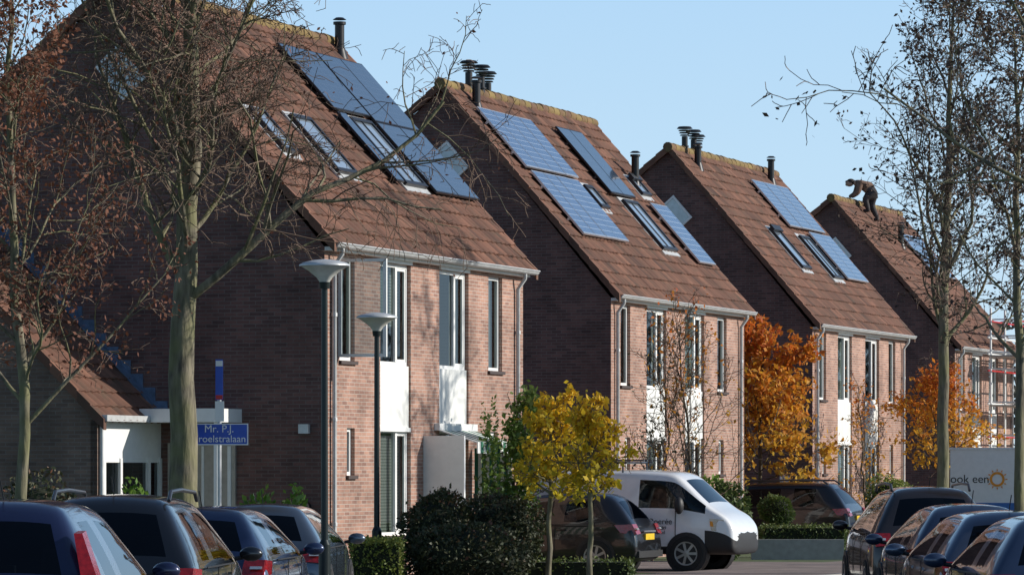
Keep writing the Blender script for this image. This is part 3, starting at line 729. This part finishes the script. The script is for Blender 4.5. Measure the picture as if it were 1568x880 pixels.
# box trailer
x,y=W(1455,104); e=empty('box_trailer',(x,y,.03),math.radians(-12))
m=MB(); m.box(0,4.6,0,2.2,.75,2.4,0); m.box(0,4.6,-.012,-.003,.75,1.05,1); m.box(-.02,4.62,-.02,2.22,2.401,2.46,3)
m.box(0,4.6,.2,2.0,.55,.745,3)
for xx in (1.6,2.5): m.lathe([(.001,0),(.2,0),(.32,.01),(.33,.05),(.33,.2),(.2,.22)],20,Matrix.Translation((xx,.25,.33))@Matrix.Rotation(math.radians(90),4,'X'),2)
m.lathe([(.13,0),(.13,.01),(.19,.01),(.19,0)],24,Matrix.Translation((1.2,-.004,1.65))@Matrix.Rotation(math.radians(90),4,'X'),4)
for k in range(12):
    a=k*math.pi/6; m.hexa([(1.2+math.cos(a+s)*rr_,yy,1.65+math.sin(a+s)*rr_) for yy in (-.014,-.004) for rr_,s in ((.21,-.1),(.27,0),(.27,.02),(.21,.1))],4)
m.build('trailer_body',[M['white'],M['trailerblue'],M['tyre'],M['alu'],M['orange']],e)
text('ook een','trailer_lettering',.3,M['black'],e,(.5,-.006,1.65),(math.radians(90),0,0))

# ---------------------------------------------------------------- roof worker
M['jacket']=simple('brown_work_jacket',(.17,.10,.07),.85,noise=.25,scale=10)
M['trouser']=simple('dark_work_trousers',(.045,.04,.042),.85,noise=.2,scale=10)
M['skin']=simple('skin',(.45,.27,.19),.6); M['hair']=simple('hair_and_cap',(.03,.022,.018),.8)
def worker():
    s_,t_=.33,.90; slope=math.hypot(3.94,4.5); v=t_*slope
    lx=s_*8.2; ly=-.18+3.94/slope*v; lz=5.5+4.5/slope*v+.13
    ox,oy=13.35-.18*NX,121-.18*NY
    e=empty('roof_worker',(ox+DX*lx-NX*ly,oy+DY*lx-NY*ly,.1+lz)); e.scale=(1.12,1.12,1.12)
    J={'pel':(.16,0,.60,.19),'bel':(.02,0,.70,.19),'che':(-.18,0,.80,.21),'nec':(-.33,0,.84,.085),'hdb':(-.40,0,.83,.075),
       'hl':(.14,-.10,.54,.15),'kl':(-.08,-.14,.38,.10),'al':(.02,-.13,.06,.065),'tl':(-.13,-.14,.06,.05),
       'hr':(.17,.10,.54,.15),'kr':(.12,.15,.22,.10),'ar':(.30,.13,-.16,.065),'tr':(.18,.14,-.17,.05),
       'sl':(-.22,-.18,.79,.11),'el':(-.28,-.23,.54,.078),'wl':(-.46,-.14,.42,.045),
       'sr':(-.22,.18,.79,.11),'er':(-.32,.21,.54,.078),'wr':(-.50,.12,.45,.045)}
    E_=[('pel','bel',0),('bel','che',0),('che','nec',0),('nec','hdb',2),('pel','hl',1),('hl','kl',1),('kl','al',1),('al','tl',3),('pel','hr',1),('hr','kr',1),('kr','ar',1),('ar','tr',3),
        ('che','sl',0),('sl','el',0),('el','wl',0),('che','sr',0),('sr','er',0),('er','wr',0)]
    ks=list(J); me=bpy.data.meshes.new('tmp'); me.from_pydata([J[k][:3] for k in ks],[(ks.index(a),ks.index(b)) for a,b,_ in E_],[])
    ob=bpy.data.objects.new('body',me); coll.objects.link(ob)
    sm=ob.modifiers.new('skin','SKIN'); sm.use_smooth_shade=True
    for i,k in enumerate(ks):
        sv=me.skin_vertices[0].data[i]; sv.radius=(J[k][3],J[k][3]); sv.use_root=(k=='pel')
    sb=ob.modifiers.new('s','SUBSURF'); sb.levels=2; sb.render_levels=2
    dg=bpy.context.evaluated_depsgraph_get(); nm=bpy.data.meshes.new_from_object(ob.evaluated_get(dg))
    ob.modifiers.clear(); ob.data=nm; ob.parent=e
    nm.materials.clear()
    for k in ('jacket','trouser','skin','black'): nm.materials.append(M[k])
    segs=[(Vector(J[a][:3]),Vector(J[b][:3]),c) for a,b,c in E_]
    for p in nm.polygons:
        best=9;bc=0
        for a,b,c in segs:
            t=max(0,min(1,(p.center-a).dot(b-a)/(b-a).length_squared)); dd=(p.center-(a+(b-a)*t)).length
            if dd<best: best=dd;bc=c
        p.material_index=bc; p.use_smooth=True
    h=MB()
    h.ell((-.49,0,.82),.115,.082,.095,0,18)
    h.ell((-.455,0,.86),.115,.088,.085,1,18)
    h.hexa([(-.60,-.07,.86),(-.52,-.07,.90),(-.52,.07,.90),(-.60,.07,.86),(-.61,-.07,.875),(-.52,-.07,.915),(-.52,.07,.915),(-.61,.07,.875)],1)
    h.ell((-.585,0,.775),.02,.016,.022,0,8)
    for sd in (-1,1):
        h.ell((-.46,sd*.084,.81),.02,.01,.03,0,8); h.ell((-.575,sd*.03,.80),.008,.01,.008,1,8)
    h.ell((-.57,0,.745),.012,.025,.006,1,8)
    for (w,sd) in (((-.46,-.14,.42),1),((-.50,.12,.45),-1)):
        w=Vector(w); h.ell(w+Vector((-.035,0,-.03)),.045,.035,.022,0,10)
        for q in range(4):
            yy=(-.027+q*.018); l=(.06,.07,.065,.05)[q]
            h.tube([w+Vector((-.06,yy,-.045)),w+Vector((-.06-l*.6,yy,-.055)),w+Vector((-.06-l*.8,yy,-.055-l*.5))],[.009,.008,.006],6,0)
        h.tube([w+Vector((-.03,sd*.03,-.03)),w+Vector((-.055,sd*.055,-.05)),w+Vector((-.08,sd*.05,-.07))],[.011,.009,.007],6,0)
    h.build('head_and_hands',[M['skin'],M['hair']],e,True,angle=60)
worker()

# ---------------------------------------------------------------- vehicles
def wheel(mb,x,y,r,side):
    mt=Matrix.Translation((x,y,r))@Matrix.Rotation(math.radians(90)*(1 if side<0 else -1),4,'X')
    mb.lathe([(r*.62,-.2),(r*.97,-.19),(r,-.15),(r,-.04),(r*.96,-.005),(r*.70,.0),(r*.66,-.015)],28,mt,3)
    mb.lathe([(r*.66,-.01),(r*.60,-.02),(r*.58,-.06),(.001,-.07)],28,mt,2)
    mb.lathe([(r*.66,-.012),(r*.68,-.002),(r*.61,-.004),(r*.60,-.02)],28,mt,4)
    mb.lathe([(.001,-.012),(r*.16,-.014),(r*.18,-.05)],14,mt,4)
    for k in range(7):
        a=2*math.pi*k/7
        q=[]
        for zz in (-.05,-.018):
            for (rad,w) in ((r*.14,-.022),(r*.62,-.026),(r*.62,.026),(r*.14,.022)):
                v=mt@Vector((math.cos(a)*rad-math.sin(a)*w,math.sin(a)*rad+math.cos(a)*w,zz)); q.append(v)
        mb.hexa(q,4)
def car(name,loc,rot,col,kind='hatch',Lc=4.2,H=1.5,w=.87,belt=.95,rails=False,tall=False,glass='carglass',met=.35,plate=True,seats=True):
    e=empty(name,loc,rot); pm=paint(name+'_paint',col,met)
    b=belt
    if kind=='van':
        S=[(0,.42,.62,.86),(.02,.36,.95,.92),(.05,.33,1.35,.94),(.10,.3,1.80,.94),(.26,.3,H-.015,.95),(1.5,.3,H,.95),(2.85,.3,H,.95),(2.95,.3,H,.95),(3.66,.3,H-.03,.95),(3.82,.3,H-.09,.945),(4.40,.3,b+.08,.93),(4.68,.30,b-.04,.91),(4.85,.30,b-.22,.88),(4.93,.32,b-.42,.82)]
        fl=['','','','','','','','s','s','fs','','','']; tum=.13
        fx,rx,wr=4.0,.95,.33
    else:
        xb=Lc*.62; xw=Lc*.78
        S=[(0,.34,.58,w-.08),(.02,.28,b-.25,w-.03),(.06,.24,b-.08,w-.015),(.13,.22,b+.02,w-.01),(.50,.2,H-.085,w),(.70,.2,H-.02,w),(.78,.2,H-.01,w),(1.52,.2,H,w),(1.60,.2,H,w),(xb-.25,.2,H-.03,w),(xb,.2,H-.09,w),(xw,.2,b+.05,w),(Lc-.35,.22,b-.08,w-.04),(Lc-.1,.25,b-.25,w-.09),(Lc,.32,.5,w-.18)]
        fl=['','','','r','','','s','','s','s','fs','','','']; tum=.30
        fx,rx,wr=Lc-.82,.78,.315
    verts=[];faces=[];mi=[]
    for (x,zb,zt,ww) in S:
        g_=zt-b
        if g_>.08:
            yb=ww-.015; zbelt=b; y5=ww-.05-tum*(g_/(H-b)); z5=zt-.075 if g_>.2 else zt-.05; y6=y5-.10; z6=zt-.01
        else:
            zbelt=min(b,zt-.06) if zt>.6 else zt-.06; yb=ww-.02; y5=ww-.07; z5=zt-.02; y6=ww-.17; z6=zt
        half=[(0,zb),(ww-.08,zb),(ww,zb+.12),(ww+.005,(zb+zbelt)/2+.06),(yb,zbelt),(y5,z5),(y6,z6),(0,zt+.02)]
        verts+=[(x,-yy,zz) for yy,zz in half]+[(x,yy,zz) for yy,zz in half[-2:0:-1]]
    n=14
    for i in range(len(S)-1):
        for k in range(n):
            a=i*n+k;c=i*n+(k+1)%n; faces.append((a,c,c+n,a+n))
            seg=k if k<7 else 13-k
            f=fl[i]; mm=0
            if seg<=1: mm=1
            if kind=='van' and seg==2 and S[i][0]>4.3: mm=1
            if seg==4 and 's' in f: mm=2
            if seg==6 and ('f' in f or 'r' in f): mm=2
            mi.append(mm)
    faces.append(tuple(range(n))[::-1]); mi.append(0)
    faces.append(tuple(range((len(S)-1)*n,len(S)*n))); mi.append(1 if kind=='van' else 0)
    mb=MB(); mb.v=verts; mb.f=[f[::-1] for f in faces]; mb.m=mi; mb.r=[0]*len(faces); mb.uv=[None]*len(faces)
    mb.build('body',[pm,M['plastic'],M[glass]],e,True,subsurf=2)
    d=MB()
    for x in (rx,fx):
        for sd in (-1,1):
            mt=Matrix.Translation((x,sd*(w+.008),wr))@Matrix.Rotation(math.radians(90)*(1 if sd<0 else -1),4,'X')
            d.lathe([(wr*1.2,-.25),(wr*1.2,0),(.001,0.0)],28,mt,1)
            wheel(d,x,sd*(w+.03),wr,sd)
    if kind=='van':
        for xx in (2.9,3.78): d.box(xx,xx+.012,-w-.008,-w+.01,.5,b+.0,1)
        d.box(3.0,3.12,-w-.02,-w+.0,1.0,1.04,1)
        d.box(1.3,1.312,-w-.008,-w+.01,.45,1.1,1)
        d.box(1.35,2.85,-w-.009,-w+.01,.62,.66,1)
        for sd in (-1,1):
            d.hexa([(4.48,sd*.935,.76),(4.82,sd*.865,.70),(4.90,sd*.60,.70),(4.6,sd*.60,.72),(4.44,sd*.93,.98),(4.70,sd*.88,.96),(4.79,sd*.60,.93),(4.6,sd*.60,.92)],6)
            d.hexa([(4.46,sd*.942,.84),(4.52,sd*.93,.83),(4.52,sd*.90,.83),(4.46,sd*.90,.84),(4.45,sd*.94,.93),(4.50,sd*.93,.93),(4.5,sd*.90,.93),(4.45,sd*.90,.93)],11)
            d.box(.01,.10,sd*.95-.06,sd*.95+.02,.9,1.35,5)
            d.ell((3.90,sd*(w+.13),1.22),.09,.11,.16,1); d.tube([(3.90,sd*.9,1.15),(3.90,sd*(w+.1),1.18)],.025,6,1)
        for xx in (.5,1.3,2.1,2.7):
            d.tube([(xx,-.8,H+.14),(xx,.8,H+.14)],.02,6,9)
            for sd in (-.75,.75): d.tube([(xx,sd,H-.05),(xx,sd,H+.14)],.018,6,9)
        for sd in (-.8,.8): d.tube([(.3,sd,H+.14),(2.8,sd,H+.14)],.022,6,9)
        for yy in (-.4,-.2,.1,.35): d.box(.1,3.0,yy,yy+.07,H+.165,H+.2,9)
        if seats:
            for yy in (-.5,.45):
                d.box(2.95,3.1,yy-.24,yy+.24,.8,1.3,8); d.box(2.97,3.07,yy-.13,yy+.13,1.33,1.52,8)
    else:
        if plate: d.box(-.012,.02,-.26,.26,b-.30,b-.19,7)
        d.box(-.03,.15,-w+.10,w-.10,.30,.42,1)
        d.box(-.012,.02,-.35,.35,b-.16,b-.13,4)
        for sd in (-1,1):
            if tall:
                d.hexa([(.02,sd*(w-.02),b-.14),(.02,sd*(w-.15),b-.14),(.2,sd*(w-.15),b-.12),(.2,sd*(w+.004),b-.12),
                        (.10,sd*(w-.012),b+.04),(.09,sd*(w-.14),b+.04),(.26,sd*(w-.14),b+.04),(.27,sd*(w-.002),b+.04)],5)
                d.hexa([(.10,sd*(w-.012),b+.041),(.09,sd*(w-.14),b+.041),(.26,sd*(w-.14),b+.041),(.27,sd*(w-.002),b+.041),
                        (.31,sd*(w-.17),H-.25),(.30,sd*(w-.235),H-.25),(.42,sd*(w-.22),H-.23),(.43,sd*(w-.16),H-.23)],5)
                d.hexa([(.008,sd*(w-.025),b-.07),(.008,sd*(w-.14),b-.07),(.1,sd*(w-.14),b-.07),(.1,sd*(w-.01),b-.07),
                        (.03,sd*(w-.02),b-.02),(.03,sd*(w-.14),b-.02),(.1,sd*(w-.14),b-.02),(.1,sd*(w-.01),b-.02)],6)
            else:
                d.hexa([(.00,sd*(w-.06),b-.20),(.0,sd*(w-.30),b-.18),(.26,sd*(w-.30),b-.2),(.30,sd*(w+.004),b-.17),
                        (.09,sd*(w-.045),b-.01),(.08,sd*(w-.27),b-.01),(.3,sd*(w-.27),b-.02),(.42,sd*(w-.008),b-.03)],5)
                d.hexa([(.01-.013,sd*(w-.07),b-.11),(.01-.013,sd*(w-.20),b-.11),(.05,sd*(w-.20),b-.11),(.05,sd*(w-.07),b-.11),
                        (.03-.013,sd*(w-.07),b-.08),(.03-.013,sd*(w-.20),b-.08),(.06,sd*(w-.20),b-.08),(.06,sd*(w-.07),b-.08)],6)
            mx=xw-.32
            d.ell((mx,sd*(w+.13),b+.06),.07,.12,.075,0); d.tube([(mx+.02,sd*(w-.04),b+.01),(mx+.02,sd*(w+.08),b+.03)],.025,6,1)
            d.box(.8,xb+.15,sd*(w-.008)-.004,sd*(w-.008)+.006,b-.03,b-.015,1)
            for xx in (1.35,2.35): d.box(xx,xx+.17,sd*(w+.008)-.012,sd*(w+.008)+.012,b-.13,b-.10,0)
            for xx in (1.56,2.62): d.box(xx,xx+.01,sd*(w+.004)-.004,sd*(w+.004)+.004,.4,b-.03,1)
            if rails:
                yy=sd*(w-.05-tum)
                d.tube([(.62,yy,H-.05),(.75,yy,H+.035),(1.5,yy,H+.05),(xb-.3,yy,H+.02),(xb-.15,yy,H-.06)],.02,8,9)
            d.hexa([(Lc-.30,sd*(w-.09),b-.28),(Lc-.12,sd*(w-.16),b-.28),(Lc-.04,sd*(w-.4),b-.28),(Lc-.2,sd*(w-.4),b-.28),
                    (Lc-.45,sd*(w-.06),b-.12),(Lc-.25,sd*(w-.14),b-.14),(Lc-.2,sd*(w-.4),b-.14),(Lc-.3,sd*(w-.4),b-.12)],6)
        if seats:
            for (xx,zt) in ((1.0,b+.12),(2.0,b+.18)):
                for yy in (-.38,.38):
                    d.box(xx,xx+.16,yy-.24,yy+.24,.5,zt-.06,8); d.box(xx+.02,xx+.12,yy-.12,yy+.12,zt-.03,zt+.15,8)
            d.box(xw-.5,xw-.1,-w+.12,w-.12,.6,b,8)
        d.tube([(.20,0,b+.10),(.30,.28,b+.18)],.01,5,1)
        d.tube([(.8,0,H+.01),(.62,0,H+.18)],.006,5,1)
    d.build('details',[pm,M['plastic'],M['frame_d'],M['tyre'],M['rim'],M['tail'],M['lens'],M['plate'],M['seat'],M['rail'],M['rail'],M['orange']],e,True,angle=35)
    return e
A3=math.radians(87)
def place(X,p,w,side=-1,rot=A3):
    x=(X-CX)/p; z=F/p
    hx,hy=math.cos(rot),math.sin(rot); lx,ly=-hy,hx
    return (x-side*lx*w,z-side*ly*w,.004)
car('parked_car',place(150,200,.87),A3,(.012,.018,.06),Lc=4.1,H=1.66,belt=1.0,tall=True)
car('parked_mpv',place(302,165,.9),A3,(.010,.012,.016),Lc=4.5,H=1.66,w=.9,belt=1.0,rails=True)
A4=math.radians(85)
car('parked_car',place(410,140,.86,-1,A4),A4,(.02,.035,.09),Lc=4.0,H=1.49,w=.86,belt=.93)
car('parked_car',place(497,120,.88),A3,(.10,.13,.17),Lc=4.4,H=1.46,w=.88,belt=.92,met=.7)
B3=math.radians(91)
car('parked_car',place(1512,165,.87,1,B3),B3,(.03,.05,.10),Lc=4.2,H=1.47,belt=.94)
car('parked_car',place(1437,143,.87,1,B3),B3,(.09,.12,.18),Lc=4.3,H=1.45,belt=.93,met=.7)
car('parked_car',place(1393,124,.87,1,B3),B3,(.025,.04,.08),Lc=4.2,H=1.47,belt=.94)
car('parked_suv',place(1335,108,.91,1,B3),B3,(.03,.025,.025),Lc=4.6,H=1.66,w=.91,belt=1.02,rails=True)
van=car('white_delivery_van',(-.22,77.9,.03),NROT,(.80,.81,.82),kind='van',H=1.88,w=.95,belt=1.12,met=0)
text('Niels Boerée','door_lettering',.15,M['black'],van,(3.33,-.962,.92),(math.radians(90),0,0))
text('tel. 06 - 654 889\nwww.boeree.nl','door_lettering_small',.085,M['black'],van,(3.33,-.962,.76),(math.radians(90),0,0))
text('Niels Boerée','side_lettering',.2,M['black'],van,(1.05,-.918,1.52),(math.radians(83),0,0))
car('black_hatchback',(2.52,74.5,.02),NROT+math.pi,(.008,.008,.010),Lc=3.6,H=1.47,w=.82,belt=.92,met=.1)
x,y=W(1316,96); car('black_suv',(x,y,.03),NROT+math.pi,(.008,.009,.012),Lc=4.5,H=1.6,w=.92,belt=1.0,met=.2,rails=True)
x,y=W(1335,108); car('red_car',(x,y,.03),NROT+math.pi,(.25,.02,.02),Lc=4.0,H=1.47)

# ---------------------------------------------------------------- light, sky, camera
SAZ=math.radians(88); SEL=math.radians(24)
w=bpy.data.worlds.new('World'); scn.world=w; w.use_nodes=True
nt=w.node_tree; bg=nt.nodes['Background']; sky=nt.nodes.new('ShaderNodeTexSky'); sky.sky_type='NISHITA'; sky.sun_disc=False
sky.sun_elevation=SEL; sky.sun_rotation=SAZ; sky.air_density=1.0; sky.dust_density=.3; sky.ozone_density=3
STR=.10
tc=nt.nodes.new('ShaderNodeTexCoord'); sp=nt.nodes.new('ShaderNodeSeparateXYZ'); nt.links.new(tc.outputs['Generated'],sp.inputs[0])
rp=nt.nodes.new('ShaderNodeValToRGB'); cr_=rp.color_ramp; cr_.elements.new(.5); cr_.elements.new(.5)
for i,(p_,c_) in enumerate(((0,(.63,.82,.96)),(.06,(.56,.78,.97)),(.13,(.45,.70,.97)),(.45,(.13,.29,.56)))):
    cr_.elements[i].position=p_; cr_.elements[i].color=(*c_,1)
nt.links.new(sp.outputs['Z'],rp.inputs['Fac'])
sc_=nt.nodes.new('ShaderNodeVectorMath'); sc_.operation='SCALE'; sc_.inputs['Scale'].default_value=1/STR; nt.links.new(rp.outputs['Color'],sc_.inputs[0])
mr=nt.nodes.new('ShaderNodeMapRange'); mr.inputs['From Min'].default_value=.12; mr.inputs['From Max'].default_value=.5; mr.inputs['To Min'].default_value=.93; mr.inputs['To Max'].default_value=0
nt.links.new(sp.outputs['Z'],mr.inputs['Value'])
mx=nt.nodes.new('ShaderNodeMix'); mx.data_type='RGBA'; nt.links.new(mr.outputs[0],mx.inputs[0]); nt.links.new(sky.outputs[0],mx.inputs[6]); nt.links.new(sc_.outputs[0],mx.inputs[7])
nt.links.new(mx.outputs[2],bg.inputs[0]); bg.inputs[1].default_value=STR
ld=bpy.data.lights.new('sun','SUN'); ld.energy=5; ld.angle=math.radians(.5); ld.color=(1,.94,.85)
lo=bpy.data.objects.new('sun',ld); coll.objects.link(lo)
S=Vector((math.sin(SAZ)*math.cos(SEL),math.cos(SAZ)*math.cos(SEL),math.sin(SEL)))
lo.rotation_euler=S.to_track_quat('Z','Y').to_euler(); lo.location=(20,0,30)
cd=bpy.data.cameras.new('camera'); cam=bpy.data.objects.new('camera',cd); coll.objects.link(cam); scn.camera=cam
cam.location=(0,0,CAMH); cam.rotation_euler=(math.radians(90),0,0)
cd.sensor_width=36; cd.lens=36*F/1568; cd.shift_y=280/1568; cd.clip_start=.5; cd.clip_end=4000
scn.view_settings.view_transform='Standard'; scn.view_settings.look='None'; scn.view_settings.exposure=0
